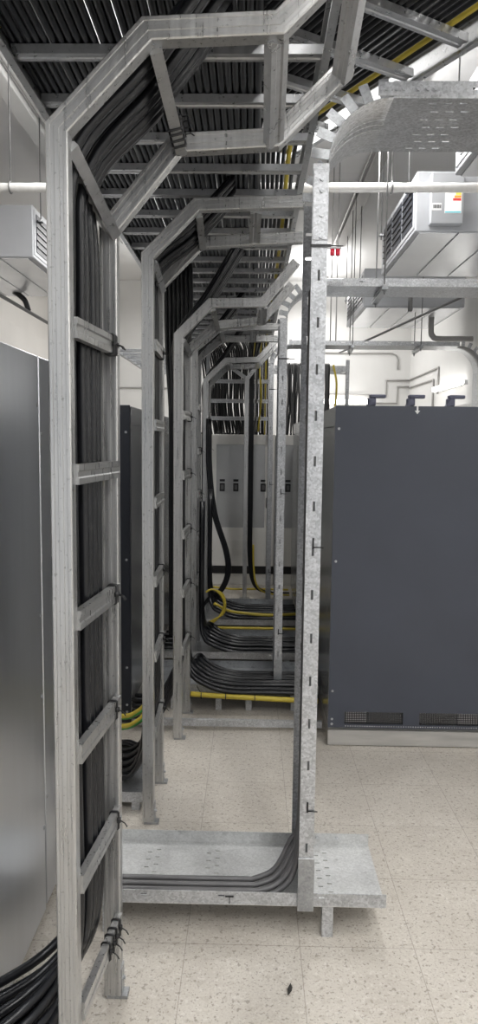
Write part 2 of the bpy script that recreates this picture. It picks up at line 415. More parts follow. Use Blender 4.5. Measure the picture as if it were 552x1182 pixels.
riser_cables(9, 5.64, 5.95, -.465, (-.462, 2.47), (-.1, 2.915), [(-.70, 5.7, .14), (-.55, 5.75, .16)], .0125,
             'black power cable running up the fourth cable ladder', 'cables on the fourth ladder')
riser_cables(8, 7.06, 7.37, -.468, (-.465, 2.36), (-.1, 2.915), [(-.70, 7.2, .14), (-.55, 7.2, .16)], .0125,
             'black power cable running up the fifth cable ladder', 'cables on the fifth ladder')
for i in range(14):   # straight drops behind the third ladder
    x = -.565 + .0265 * (i % 7); yo = .027 * (i // 7)
    cable('power_cable', [(x, 4.64 + yo, 2.90), (x + .005, 4.63 + yo, 2.6), (x * .85 - .07, 4.62 + yo, 2.3), (x * .55 - .215, 4.61 + yo, 1.9), (x * .55 - .215, 4.61 + yo, 1.3), (x * .55 - .215, 4.61 + yo, .5)], .0125, 'cable',
          'black cable hanging straight down from overhead behind the third ladder', 'cable', 'straight drops behind the third ladder')

# ------------------------------------------------------------------ overhead ladders
ZL = 2.945
lad = thing('overhead_ladder', 'long overhead cable ladder running away above the aisle, packed with black cables', 'cable ladder', (-.27, 4.8, ZL))
crail = [(-.012, -.05), (.012, -.05), (.012, -.04), (-.004, -.04), (-.004, .04), (.012, .04), (.012, .05), (-.012, .05)]
for sx, x in ((1, -.742), (-1, .205)):
    vs = []; m = MB()
    pr = [(x + sx * a, ZL + .02 + b) for a, b in crail]; n = len(pr)
    vs = [(a, y, b) for y in (.2, 8.75) for a, b in pr]
    m.add(vs, [(i, (i + 1) % n, n + (i + 1) % n, n + i) for i in range(n)] + [list(range(n)), list(range(n, 2 * n))]).build('side_rail', 'railh', lad)
for k in range(-5, 21):
    y = 2.265 + .305 * k
    m = MB(); channel_bar(m, (-.738, y, ZL), (.201, y, ZL), .028, .046, (0, 1, 0)); m.build('rung', 'railh', lad)
for y in (1.2, 3.0, 4.8, 6.6, 8.4):
    for x in (-.742, .205): MB().tube([(x, y + .15, ZL + .07), (x, y + .15, ZC)], .005, 6).build('hanger_rod', 'rod', lad)
NC = 31
for i in range(NC):
    x = -.7325 + .0246 * i; j = lambda a: random.uniform(-a, a) * .35
    zc = ZL + .0145 + .0125
    yend = 8.72 + (i % 4) * .06
    pts = [(x + j(.003), .3, zc), (x + j(.003), 2.0, zc), (x + j(.003), 4.0, zc), (x + j(.003), 6.0, zc), (x + j(.003), 7.9, zc),
           (x + j(.01), yend - .25, zc - .01), (x * .92 + .03 + j(.01), yend - .04, zc - .12), (x * .80 + .0 + j(.02), yend + .03, 2.55), (x * .80 + j(.03), yend + .08, 2.2), (x * .8 + .05 + j(.03), yend + .14, 1.872)]
    cable('power_cable', pts, .0125, 'cable', 'black cable lying among its row along the long overhead ladder, dropping to the far cabinets', 'cable', 'black cables on the long overhead ladder', 8, 4)

# diagonal overhead ladder, 30 degrees to the left
th = R(30.2); dx, dy = -math.sin(th), math.cos(th); px_, py_ = -math.cos(th), -math.sin(th)
def dg(s_, o, z): return (.735 + dx * s_ + px_ * o, 2.66 + dy * s_ + py_ * o, z)
Z2 = 3.2
lad2 = thing('overhead_ladder', 'diagonal overhead cable ladder crossing at upper right, carrying black cables and one yellow', 'cable ladder', dg(0, .4, Z2))
for o, sg in ((-.02, 1), (.80, -1)):
    m = MB(); pr = [(o + sg * a, Z2 + .02 + b) for a, b in crail]; n = len(pr)
    m.add([dg(s_, a, b) for s_ in (-2.4, 1.3) for a, b in pr], [(i, (i + 1) % n, n + (i + 1) % n, n + i) for i in range(n)] + [list(range(n)), list(range(n, 2 * n))]).build('side_rail', 'railh', lad2)
for k in range(-8, 5):
    m = MB(); channel_bar(m, dg(.275 * k + .02, -.005, Z2), dg(.275 * k + .02, .785, Z2), .028, .05, (dx, dy, 0)); m.build('rung', 'railh', lad2)
for s_ in (-2.0, -.9, .3):
    for o in (-.02, .80): MB().tube([dg(s_, o, Z2 + .07), dg(s_, o, ZC)], .005, 6).build('hanger_rod', 'rod', lad2)
for i in range(25):
    o = .045 + .0295 * i; j = lambda a: random.uniform(-a, a) * .4
    yel = i == 1
    r = .0143
    zc = Z2 + .0145 + r
    pts = [dg(-2.4, o + j(.003), zc), dg(-1.2, o + j(.005), zc), dg(-.3, o + j(.005), zc), dg(.45, o + j(.005), zc)]
    if i < 8:    # the outer cables join the right-hand side of the long ladder
        X = .178 - .0225 * i; zl = ZL + .0145 + .0143
        pts += [dg(.85, o, zc), dg(1.0, o, zc - .03), (X, 4.05 - .02 * i, zl + .06), (X + j(.003), 4.5, zl), (X + j(.003), 5.8, zl), (X + j(.003), 7.4, zl), (X + j(.003), 8.45, zl), (X, 8.66, zl - .07), (X, 8.74, 2.5), (X + j(.02), 8.84, 1.872)]
    else: pts += [dg(.9, o + j(.004), zc), dg(1.28, o + j(.003), zc)]
    cable('earth_cable' if yel else 'power_cable', pts, r if i >= 8 else .0105 if not yel else .012,
          'yellow' if yel else 'cable', 'single yellow cable beside the black ones on the diagonal overhead ladder' if yel else 'black cable in the row on the diagonal overhead ladder', 'cable',
          None if yel else 'black cables on the diagonal ladder', 8, 4)

# ------------------------------------------------------------------ slotted trays: uprights, bends and level runs on the right
def bolts(parent, pts, axis, r=.011, h=.008):
    for p in pts: MB().dome(p, r, 6, axis, h).build('bolt', 'galv', parent)
def tray_riser(label, x0, x1, Y0, Y1, zb, zt, xend, Rb=.2, holes=True, splice=True, end_bend=False, lower_sleeve=True):
    """upright tray (open to the left), outside bend, then a level tray running right. x1 = outer plate, zt = underside of the level plate"""
    T = .003; fl = x1 - x0
    t = thing('cable_tray', label, 'cable tray', ((x0 + x1) / 2, (Y0 + Y1) / 2, zb), 'slotted steel trays rising on the right of the aisle')
    zc = zt - Rb; xc = x1 + Rb
    xm = (x0 + x1) / 2
    slots = []; z = zb + .22
    while z < zc - .32:
        slots.append((xm - .004, xm + .004, z, z + .034)); z += .152
    slots += [(xm - .016, xm + .012, zc - .20 + .045 * k, zc - .20 + .045 * k + .011) for k in (0, 2)] 
    for Y, th_ in ((Y0, T), (Y1, -T)):
        MB().plate((x0, x1), (zb, zc), slots, lambda u, w, Y=Y: (u, Y, w), (0, th_, 0)).build('upright_flange', 'galv', t)
        m = MB(); m.box(x0, x0 + T, Y + (T if th_ > 0 else -.012), Y + (.012 if th_ > 0 else -T), zb, zc); m.build('flange_lip', 'galv', t)
    ph = [(y, y + .012, zz, zz + .03) for zz in [zb + .3 + .3 * k for k in range(int((zc - zb - .4) / .3))] for y in (Y0 + .07, Y0 + .18, Y0 + .29)]
    MB().plate((Y0 + T, Y1 - T), (zb, zc), ph, lambda u, w: (x1 - T, u, w), (T, 0, 0)).build('upright_plate', 'galv', t)
    # bend plate
    K = 14
    def arc(a, r, y): return (xc - r * math.cos(a), y, zc + r * math.sin(a))
    m = MB(); vs = []
    for k in range(K + 1):
        a = math.pi / 2 * k / K
        vs += [arc(a, Rb, Y0), arc(a, Rb, Y1), arc(a, Rb + T, Y0), arc(a, Rb + T, Y1)]
    fs = []
    for k in range(K):
        b = 4 * k; fs += [(b, b + 1, b + 5, b + 4), (b + 2, b + 6, b + 7, b + 3), (b, b + 4, b + 6, b + 2), (b + 1, b + 3, b + 7, b + 5)]
    m.add(vs, fs, True); m.f += [[0, 2, 3, 1], [4 * K, 4 * K + 1, 4 * K + 3, 4 * K + 2]]; m.sm += [False, False]
    # shallow pressed ribs round the bend
    for q in (.36, .45, .55):
        y = Y0 + (Y1 - Y0) * q
        m.tube([arc(math.pi / 2 * k / K, Rb - .0005, y) for k in range(K + 1)], .003, 5)
    m.build('bend_plate', 'galv', t)
    NF = 6
    for Y, sg in ((Y0, 1), (Y1, -1)):
        for k in range(NF):
            a = math.pi / 2 * (k + .5) / NF; hw = .0155
            c = V((xc, 0, zc)); d = V((-math.cos(a), 0, math.sin(a))); tn = V((math.sin(a), 0, math.cos(a)))
            m = MB(); q = []
            for rr in (Rb + T, Rb + fl * 1.15):
                for w in (-hw, hw):
                    for yy in (Y, Y + sg * T):
                        p = c + d * rr + tn * w; q.append((p.x, yy, p.z))
            m.add(q, [(0, 1, 3, 2), (4, 6, 7, 5), (0, 4, 5, 1), (2, 3, 7, 6), (0, 2, 6, 4), (1, 5, 7, 3)])
            m.build('bend_finger', 'galvdull', t)
    # level run
    xs = xc
    ph = []
    if holes:
        for row, y in enumerate([Y0 + .035 + (Y1 - Y0 - .07) * q / 6 for q in range(7)]):
            for k in range(int((xend - xs - .25) / .34)):
                for mth in range(3):
                    xx = xs + .12 + .34 * k + .05 * mth + .02 * (row % 2)
                    ph.append((xx, xx + .026, y - .0035, y + .0035))
    MB().plate((xs, xend), (Y0, Y1), ph, lambda u, w: (u, w, zt), (0, 0, T)).build('tray_plate', 'galv', t)
    for Y, th_ in ((Y0, T), (Y1, -T)):
        sl = [(xs + .25 + .24 * k, xs + .29 + .24 * k, zt + .026, zt + .033) for k in range(int((xend - xs - .3) / .24))]
        MB().plate((xs, xend), (zt + T, zt + fl), sl, lambda u, w, Y=Y: (u, Y, w), (0, th_, 0)).build('tray_flange', 'galv', t)
    if splice:
        a, b = xs - .05, xs + .15
        MB().box(a, b, Y0 - .0035, Y0 - .0005, zt + .006, zt + fl - .004, .001).build('splice_plate', 'galv', t)
        bolts(t, [(a + q, Y0 - .0035, zt + fl * .5) for q in (.025, .055, .08, .125, .155, .18)], (0, -1, 0))
        bolts(t, [(xm + .004, Y0, zc - .05 - .04 * q) for q in (0, .9, 2.8, 4.5)], (0, -1, 0), .011)
        MB().box(x0 + .002, x1 - .002, Y0 - .003, Y0 - .0003, zc - .24, zc - .02, .001).build('splice_plate', 'galv', t)
        m = MB(); m.box(x0 - .004, x1 + .012, Y0 - .006, Y0 - .0032, zc - .262, zc - .254); m.tube([(x1 + .01, Y0 - .004, zc - .258), (x1 + .05, Y0 - .012, zc - .262)], .002, 5); m.build('cable_tie', 'tie', t)
    if lower_sleeve:
        m = MB(); m.box(x0 - .003, x1 + .003, Y0 - .0045, Y0 - .0005, zb, zb + .20, .001); m.build('splice_plate', 'galvdull', t)
    for zz in (zb + .372, zb + 1.31):
        m = MB(); m.box(xm - .003, xm + .003, Y0 - .004, Y0 - .0003, zz - .002, zz + .036); m.tube([(xm, Y0 - .003, zz + .004), (xm + .035, Y0 - .006, zz + .004)], .0022, 5); m.build('cable_tie', 'tie', t)
    return t
tr1 = tray_riser('nearest slotted tray upright with its curved bend and level run at upper right', .186, .238, 2.393, 2.815, .112, 2.876, 1.75)
tr2 = tray_riser('middle slotted tray upright, its level run passing under the duct units', .168, .218, 4.65, 4.985, .13, 2.772, 2.3)
tr3 = tray_riser('farthest slotted tray upright, its level run turning down beside the right wall', .172, .218, 7.5, 7.84, .02, 2.785, 2.13)
# down-turn of the far tray at its right end
K = 10; Rb = .25; m = MB(); vs = []
xc, zc = 2.13, 2.785 - Rb
for k in range(K + 1):
    a = math.pi / 2 * k / K
    for r_ in (Rb, Rb + .003):
        for y in (7.5, 7.84): vs.append((xc + r_ * math.sin(a), y, zc + r_ * math.cos(a)))
fs = []
for k in range(K):
    b = 4 * k; fs += [(b, b + 1, b + 5, b + 4), (b + 2, b + 6, b + 7, b + 3), (b, b + 4, b + 6, b + 2), (b + 1, b + 3, b + 7, b + 5)]
m.add(vs, fs, True); m.box(2.38, 2.383, 7.5, 7.84, 2.05, zc); m.build('bend_plate', 'galv', tr3)
for k in range(6):
    a = math.pi / 2 * (k + .5) / 6; d = V((math.sin(a), 0, math.cos(a))); tn = V((math.cos(a), 0, -math.sin(a)))
    q = []
    for rr in (Rb + .003, Rb + .055):
        for w in (-.018, .018):
            for yy in (7.5, 7.503):
                p = V((xc, 0, zc)) + d * rr + tn * w; q.append((p.x, yy, p.z))
    MB().add(q, [(0, 1, 3, 2), (4, 6, 7, 5), (0, 4, 5, 1), (2, 3, 7, 6), (0, 2, 6, 4), (1, 5, 7, 3)]).build('bend_finger', 'galv', tr3)
# trapeze supports with hanger rods
def trapeze(label, x, Y0, Y1, z, slant=0.0):
    t = thing('trapeze_hanger', label, 'hanger', (x, (Y0 + Y1) / 2, z))
    m = MB(); channel_bar(m, (x, Y0 - .08, z - .018), (x + slant, Y1 + .08, z - .018), .04, .03); m.build('strut', 'galvdull', t)
    for xx, y in ((x, Y0 - .05), (x + slant, Y1 + .05)):
        m = MB().tube([(xx, y, z - .06), (xx, y, ZC)], .005, 6); m.build('hanger_rod', 'rod', t)
        MB().dome((xx, y, z - .034), .013, 6, (0, 0, -1), .014).build('nut', 'galvdull', t)
    return t
trapeze('hanger with two thin rods holding the middle level tray near its left end', .82, 4.65, 4.985, 2.772, .02)
trapeze('hanger with two thin rods holding the far level tray at its left', 1.02, 7.5, 7.84, 2.785, .03)
trapeze('hanger with two thin rods holding the far level tray at its right', 1.72, 7.5, 7.84, 2.785, .03)

# ------------------------------------------------------------------ trays on the floor
def floor_tray(label, xa, xb, Y0, Y1, z0, h, legs, slots=True, front_slots=(), m2='galvdull'):
    T = .003
    t = thing('floor_tray', label, 'cable tray', ((xa + xb) / 2, (Y0 + Y1) / 2, 0), 'flat steel trays crossing the floor')
    ph = []
    if slots:
        for X in slots:
            for k in range(6):
                for q, dxx in enumerate((0, .035)):
                    y = Y0 + .06 + .05 * k + .018 * q
                    if y < Y1 - .04: ph.append((X + dxx, X + dxx + .018, y, y + .006))
    MB().plate((xa, xb), (Y0, Y1), ph, lambda u, w: (u, w, z0), (0, 0, T)).build('bottom_plate', m2, t)
    fh = [(X, X + .022, z0 + h * .62, z0 + h * .62 + .006) for X in front_slots]
    MB().plate((xa, xb), (z0 + T, z0 + h), fh, lambda u, w: (u, Y0, w), (0, T, 0)).build('side_flange', 'galv', t)
    MB().plate((xa, xb), (z0 + T, z0 + h), [], lambda u, w: (u, Y1 - T, w), (0, T, 0)).build('side_flange', m2, t)
    for (x, y) in legs:
        m = MB(); m.box(x - .02, x + .02, y, y + .004, .003, z0, .0005); m.box(x - .02, x - .017, y + .004, y + .04, .003, z0); m.box(x - .02, x + .02, y, y + .05, 0, .004)
        m.build('support_leg', 'galv', t)
    return t
ft1 = floor_tray('nearest floor tray, open galvanised channel crossing the tiles at the front', -.62, .502, 2.403, 2.80, .122, .05, [(.295, 2.412), (-.5, 2.412), (.295, 2.72), (-.5, 2.72)], (-.40, -.16, .27), front_slots=(-.38, -.10, .26), m2='galvworn')
bolts(ft1, [(.29, 2.797, .155), (.37, 2.797, .155)], (0, -1, 0), .007)
m = MB(); m.box(.0 - .075, .0 - .045, 2.4, 2.4028, .152, .157); m.box(-.061, -.058, 2.4, 2.4028, .128, .153); m.build('cable_tie', 'tie', ft1)
ft2 = floor_tray('second floor tray, holding a thick black bundle behind the yellow cable', -.70, .46, 4.56, 5.08, .125, .055, [(-.2, 4.58), (.0, 4.58), (.3, 4.58), (-.5, 4.58)], (-.3, .1))
ft3 = floor_tray('third floor tray, a low channel of black cables past the fourth ladder', -.70, .46, 5.50, 6.20, .06, .055, [(-.55, 5.53), (.3, 5.53)], False)
ft4 = floor_tray('fourth floor tray, a low channel just before the fifth ladder', -.70, .46, 6.55, 7.45, .06, .055, [(-.55, 6.58), (.3, 6.58)], False)
ft5 = floor_tray('small floor tray between the second ladder and the left cabinets', -.74, -.50, 3.25, 3.60, .05, .05, [(-.7, 3.27), (-.54, 3.27)], False)
m = MB(); m.sweep([(-.02, 0), (.02, 0), (.02, .03), (-.02, .03)], [(-.72, 4.24, .045), (.455, 4.24, .045)], (0, 1, 0)); 
for x in (-.6, .38): m.box(x - .02, x + .02, 4.245, 4.28, 0, .03)
tag(m.build('floor_strut', 'galv'), 'long pale strut lying across the aisle floor before the second tray', 'strut')

for i in range(6):   # cables in the near tray that turn up into the first upright
    y = 2.425 + .017 * i; z = .1375 + .013 * (i % 2); q = .012 * i
    cable('power_cable', [(-.60, y, z), (-.3, y, z), (-.02, y + .002, z), (.06 - q * .5, y + .004, z + .002), (.125 - q * .3, y + .02, z + .022 + q * .2), (.172 - q * .15, y + .03, z + .08 + q), (.194, y + .035, .36), (.200, y + .035, .7), (.2, y + .035, 1.4), (.2, y + .035, 2.3)],
          .0105, 'cablegrey', 'dark grey cable along the front tray, curving up into the near upright', 'cable', 'cables in the nearest floor tray', 8, 5)
def floor_bundle(n, xs, Y0, Y1, z, r, rise, label, group, xe=.452):
    for i in range(n):
        u = (i + .5) / n; y = Y0 + (Y1 - Y0) * u; j = lambda a: random.uniform(-a, a); zz = z + (i % 3) * r * 1.3 + j(.002)
        d = u * .05
        cable('power_cable', [(xs + d * .3, Y0 + rise[1] + j(.02), rise[0] + .9), (xs + d * .3, Y0 + rise[1] + j(.02), rise[0]), (xs + .03 + d, y + .02, zz + rise[0] * .28), (xs + .12 + d, y + j(.006), zz + .05), (xs + .27 + d, y + j(.006), zz + .004),
                              (.1, y + j(.008), zz), (.3, y + j(.008), zz), (xe, y + j(.006), zz + .004)], r, 'cable', label, 'cable', group, 8, 5)
floor_bundle(16, -.415, 4.50, 4.82, .148, .015, (.42, .06), 'black cable of the thick bundle sweeping into the second floor tray', 'bundle in the second floor tray')
floor_bundle(14, -.40, 5.60, 5.97, .082, .016, (.40, .1), 'black cable of the bundle lying in the third floor tray', 'bundle in the third floor tray')
floor_bundle(13, -.40, 6.72, 7.15, .082, .016, (.42, .1), 'black cable of the bundle lying in the fourth floor tray', 'bundle in the fourth floor tray')
cable('earth_cable', [(-.38, 4.50, .135), (-.2, 4.50, .125), (.0, 4.497, .118), (.2, 4.497, .11), (.452, 4.49, .105)], .017, 'yellow', 'thick yellow cable with black ties in front of the second floor tray', 'cable', None, 10)
for x in (-.30, -.13, .03, .3):
    pass
cable('earth_cable', [(-.36, 6.196, .127), (-.1, 6.197, .127), (.2, 6.196, .127), (.452, 6.197, .127)], .012, 'yellow', 'thin yellow cable on the back edge of the third floor tray', 'cable', None)
cable('earth_cable', [(-.34, 6.62, .25), (-.2, 6.66, .17), (0, 6.68, .14), (.2, 6.68, .13), (.452, 6.7, .14)], .014, 'yellow', 'yellow cable sagging over the front of the fourth floor tray', 'cable', None)
for k in range(3):
    rr = .085 + .012 * k
    cable('earth_cable', [(-.40, 6.32 + .012 * k, .42), (-.34, 6.33, .445), (-.27 + .01 * k, 6.33 + .01 * k, .40), (-.235 + .006 * k, 6.34, .31), (-.26 + .01 * k, 6.34, .22), (-.32, 6.33, .15 + .01 * k), (-.41, 6.33, .085 + .012 * k), (-.45, 6.33, .010 + .012 * k)], .0085, 'yellow',
          'thin yellow cable looping out round the foot of the fourth ladder', 'cable', 'yellow loops by the fourth ladder')
# ties round the yellow cable
for x in (-.31, -.15, .04):
    m = MB(); m.tube([(x, 4.498 + .0195 * math.cos(a), .122 - .02 * (x + .1) + .0195 * math.sin(a)) for a in [2 * math.pi * k / 12 for k in range(13)]], .0035, 5, False)
    m.tube([(x, 4.50, .14), (x - .02, 4.51, .165), (x - .03, 4.53, .18)], .003, 5)
    tag(m.build('cable_tie', 'tie'), 'black tie wrapped round the thick yellow floor cable', 'cable tie', 'ties on the thick yellow cable')

# hanging black loops by the fifth ladder and the pole
for k in range(3):
    d = .016 * k
    cable('power_cable', [(-.44 + d, 6.98, 2.0), (-.43 + d, 6.96, 1.5), (-.375 + d, 6.93, 1.08), (-.26 + d, 6.92, .72), (-.235 + d, 6.92, .50), (-.30 + d, 6.92, .32), (-.42 + d, 6.94, .22), (-.47, 6.96, .12 + .02 * k)], .0135, 'cable',
          'black cable bowing out in a slack curve from the fifth ladder', 'cable', 'slack black cables by the fifth ladder')
pole = thing('cable_drop_pole', 'slim steel pole with a forked top standing in the aisle before the grey cabinets', 'pole', (-.062, 7.95, 0))
MB().box(-.088, -.040, 7.93, 7.975, .01, 2.50, .003).build('post', 'rail', pole)
MB().box(-.12, -.01, 7.90, 8.0, 0, .012, .002).build('base_plate', 'galvdull', pole)
for xa in (-.28, .05):
    m = MB(); box_between(m, (-.064, 7.95, 2.47), (xa, 7.95, 2.62 if xa < 0 else 2.62), .03, .04); m.build('brace', 'railh', pole)
for k in range(4):
    x = -.028 + .012 * k
    cable('power_cable', [(x - .01 + .03 * k, 8.02, 2.92), (x, 8.0, 2.5), (x, 7.99, 1.8), (x, 7.99, 1.0), (x + .004, 7.99, .5), (x + .04, 7.99, .22), (x + .12, 7.99, .10), (x + .26, 8.0, .07), (.45, 8.02, .06)], .0105,
          'cable', 'black cable running down the forked pole and away to the right', 'cable', 'black cables on the forked pole')
cable('earth_cable', [(.03, 7.985, .62), (.035, 7.983, .40), (.06, 7.98, .20), (.13, 7.98, .09), (.28, 7.98, .05), (.45, 7.98, .045)], .0105, 'yellow', 'yellow cable curving from the foot of the forked pole to the right', 'cable')
cable('earth_cable', [(-.45, 8.3, .06), (-.2, 8.25, .05), (.1, 8.22, .06), (.45, 8.25, .05)], .012, 'yellow', 'yellow cable on the floor at the foot of the grey cabinets', 'cable')
for k in range(3):
    x = .02 + .035 * k
    cable('earth_cable', [(x, 8.3, 2.93), (x - .01, 8.35, 2.6), (x - .03 + .02 * k, 8.42, 2.3), (x - .02, 8.5, 1.9)], .011, 'yellow' if k != 1 else 'cablegrey', ['left yellow cable dropping from the overhead ladder behind the forked pole', 'grey cable between two yellow ones dropping behind the forked pole', 'right yellow cable dropping from the overhead ladder behind the forked pole'][k], 'cable')
# yellow and green earth cable at lower left
def earth(y0, dz, label):
    pts = smooth([(-.73, y0 + .10, .23 + dz), (-.66, y0 + .04, .255 + dz), (-.60, y0 - .03, .30 + dz), (-.54, y0 - .06, .36 + dz), (-.50, y0 - .05, .46 + dz)], 6)
    t = thing('earth_cable', label, 'cable', pts[0])
    MB().tube(pts, .016, 10).build('sheath', 'yellow', t)
    MB().tube([p + V((0, -.0125, -.006)) for p in pts], .0065, 8).build('stripe', 'green', t)
earth(3.62, 0.0, 'lower yellow and green striped cable between the second ladder and dark cabinet')
earth(3.66, .04, 'upper yellow and green striped cable between the second ladder and dark cabinet')
for k in range(5):
    cable('power_cable', [(-.745, 3.66 + .03 * k, .10 + .012 * (k % 3)), (-.66, 3.64 + .03 * k, .115 + .012 * (k % 3)), (-.57, 3.58 + .02 * k, .16), (-.512, 3.52 + .02 * k, .32)], .014, 'cable', 'thick black cable curving from under the dark cabinet to the second ladder', 'cable', 'thick cables at the foot of the second ladder')

# ------------------------------------------------------------------ cabinets
def screws(parent, pts, axis, r=.006):
    for p in pts: MB().dome(p, r, 6, axis, .004).build('screw', 'galv', parent)
# near left pair: satin steel
def satin(label, y0, y1, zb, zt, X, scr):
    t = thing('equipment_cabinet', label, 'cabinet', (X - .45, (y0 + y1) / 2, 0))
    MB().box(X - .90, X - .012, y0 + .004, y1 - .004, zb + .01, zt, .004).build('body', 'steel2', t)
    MB().box(X - .0115, X, y0 + .006, y1 - .006, zb, zt - .002, .003).build('side_panel', 'steel', t)
    MB().box(X - .88, X - .10, y0 + .02, y1 - .02, 0, zb + .01).build('plinth', 'plinth', t)
    screws(t, scr, (1, 0, 0), .009)
    return t
satin('near satin steel cabinet at the left edge, its tall panel reaching almost to the floor', 1.15, 2.51, .02, 2.072, -.752, [(-.752, 2.49, z) for z in (1.90, 1.15, .85, .35)])
satin('second satin steel cabinet, seen through the nearest cable ladder', 2.51, 3.16, .03, 2.072, -.752, [(-.752, 2.535, z) for z in (1.80, .45)])
# left row
def row_cab(label, y0, y1, X, side, endpanel=False):
    sg = side; d = 1.0
    t = thing('equipment_cabinet', label, 'cabinet', (X - sg * d / 2, (y0 + y1) / 2, 0))
    y0b = y0 + (.02 if endpanel else .004)
    MB().box(X - sg * .012, X - sg * d, y0b, y1 - .004, .10, 1.99, .004).build('body', 'steel2', t)
    MB().box(X, X - sg * .0115, y0b + .004, y1 - .008, .12, 1.86, .002).build('door', 'steel2', t)
    MB().box(X, X - sg * .0115, y0b + .004, y1 - .008, 1.875, 1.985, .002).build('top_strip', 'steel2', t)
    MB().box(X - sg * .012, X - sg * (d - .01), y0b, y1 - .004, 0, .10).build('plinth', 'plinth', t)
    return t
lc = []
for k in range(5):
    y0 = 4.30 + .80 * k
    t = row_cab(['first cabinet of the left row, with the narrow dark end panel', 'second cabinet of the left row, behind the third ladder', 'third cabinet of the left row, behind the fourth ladder', 'fourth cabinet of the left row, half hidden by cables', 'last cabinet of the left row, next to the light grey ones'][k], y0, y0 + .80, -.735, 1, k == 0)
    if k == 0:
        MB().box(-1.74, -.738, 4.30, 4.318, .015, 1.993, .003).build('end_panel', 'navy', t, label='dark blue end panel')
        screws(t, [(-.762, 4.30, z) for z in (1.83, 1.05, .37, .13, .085)], (0, -1, 0), .008)
for k in range(5):
    y0 = 4.058 + .82 * k
    t = row_cab(['first cabinet of the right row, with the large charcoal end panel', 'second cabinet of the right row', 'third cabinet of the right row', 'fourth cabinet of the right row', 'last cabinet of the right row, next to the light grey ones'][k], y0, y0 + .82, .470, -1, k == 0)
    if k == 0:
        X0, X1 = .470, 1.475
        vents = [(.565, .91, .130, .205), (1.005, 1.36, .130, .205)]
        MB().plate((X0, X1), (.108, 1.99), vents, lambda u, w: (u, 4.056, w), (0, .016, 0)).build('end_panel', 'charcoal', t, label='charcoal end panel')
        for a, b, c_, d_ in vents:
            hs = []; nx = 34; nz = 7; sx = (b - a) / nx; sz = (d_ - c_) / nz
            hs = [(a + sx * (i + .18), a + sx * (i + .82), c_ + sz * (q + .18), c_ + sz * (q + .82)) for i in range(nx) for q in range(nz)]
            MB().plate((a, b), (c_, d_), hs, lambda u, w: (u, 4.062, w), (0, .002, 0)).build('vent_grille', 'black', t)
        for a in (.57, 1.23):
            MB().box(a + .003, a + .128, 4.070, 4.0735, .135, .20).build('vent_light_patch', 'white', t)  # white patch behind the mesh stands for light showing through it
        m = MB()
        for i in range(60): m.box(.57 + .0142 * i, .577 + .0142 * i, 4.0545, 4.056, .117, .122)
        m.build('vent_slot_row', 'galv', t)
        screws(t, [(.492, 4.056, z) for z in (1.86, 1.10, .33, .16, .13)], (0, -1, 0), .0075)
        m = MB()   # small white arrow sticker
        m.add([(.925, 4.0553, 1.99), (.935, 4.0553, 1.99), (.935, 4.0553, 1.965), (.945, 4.0553, 1.965), (.93, 4.0553, 1.945), (.915, 4.0553, 1.965), (.925, 4.0553, 1.965),
               (.925, 4.056, 1.99), (.935, 4.056, 1.99), (.935, 4.056, 1.965), (.945, 4.056, 1.965), (.93, 4.056, 1.945), (.915, 4.056, 1.965), (.925, 4.056, 1.965)],
              [list(range(7)), list(range(13, 6, -1))] + [(i, (i + 1) % 7, 7 + (i + 1) % 7, 7 + i) for i in range(7)])
        m.build('arrow_sticker', 'white', t)
        for xb in (.655, .875, 1.10):
            m = MB(); m.box(xb, xb + .045, 4.075, 4.11, 1.992, 2.035, .004); m.add([(xb - .005, 4.07, 1.992), (xb + .02, 4.07, 1.992), (xb + .03, 4.07, 2.03), (xb + .005 + .02, 4.07, 2.045),
                (xb - .005, 4.115, 1.992), (xb + .02, 4.115, 1.992), (xb + .03, 4.115, 2.03), (xb + .025, 4.115, 2.045)], [(0, 1, 2, 3), (7, 6, 5, 4), (0, 4, 5, 1), (1, 5, 6, 2), (2, 6, 7, 3), (3, 7, 4, 0)])
            m.box(xb + .01, xb + .10, 4.07, 4.115, 2.035, 2.055, .004); m.build('lifting_bracket', 'bracket', t)
        MB().sweep([(-.045, 0), (.045, 0), (.045, .004), (.012, .004), (.012, .010), (-.012, .010), (-.012, .004), (-.045, .004)], [(.47, 4.050, .05), (1.475, 4.050, .05)], (0, 1, 0)).build('plinth_channel', 'plinth', t)
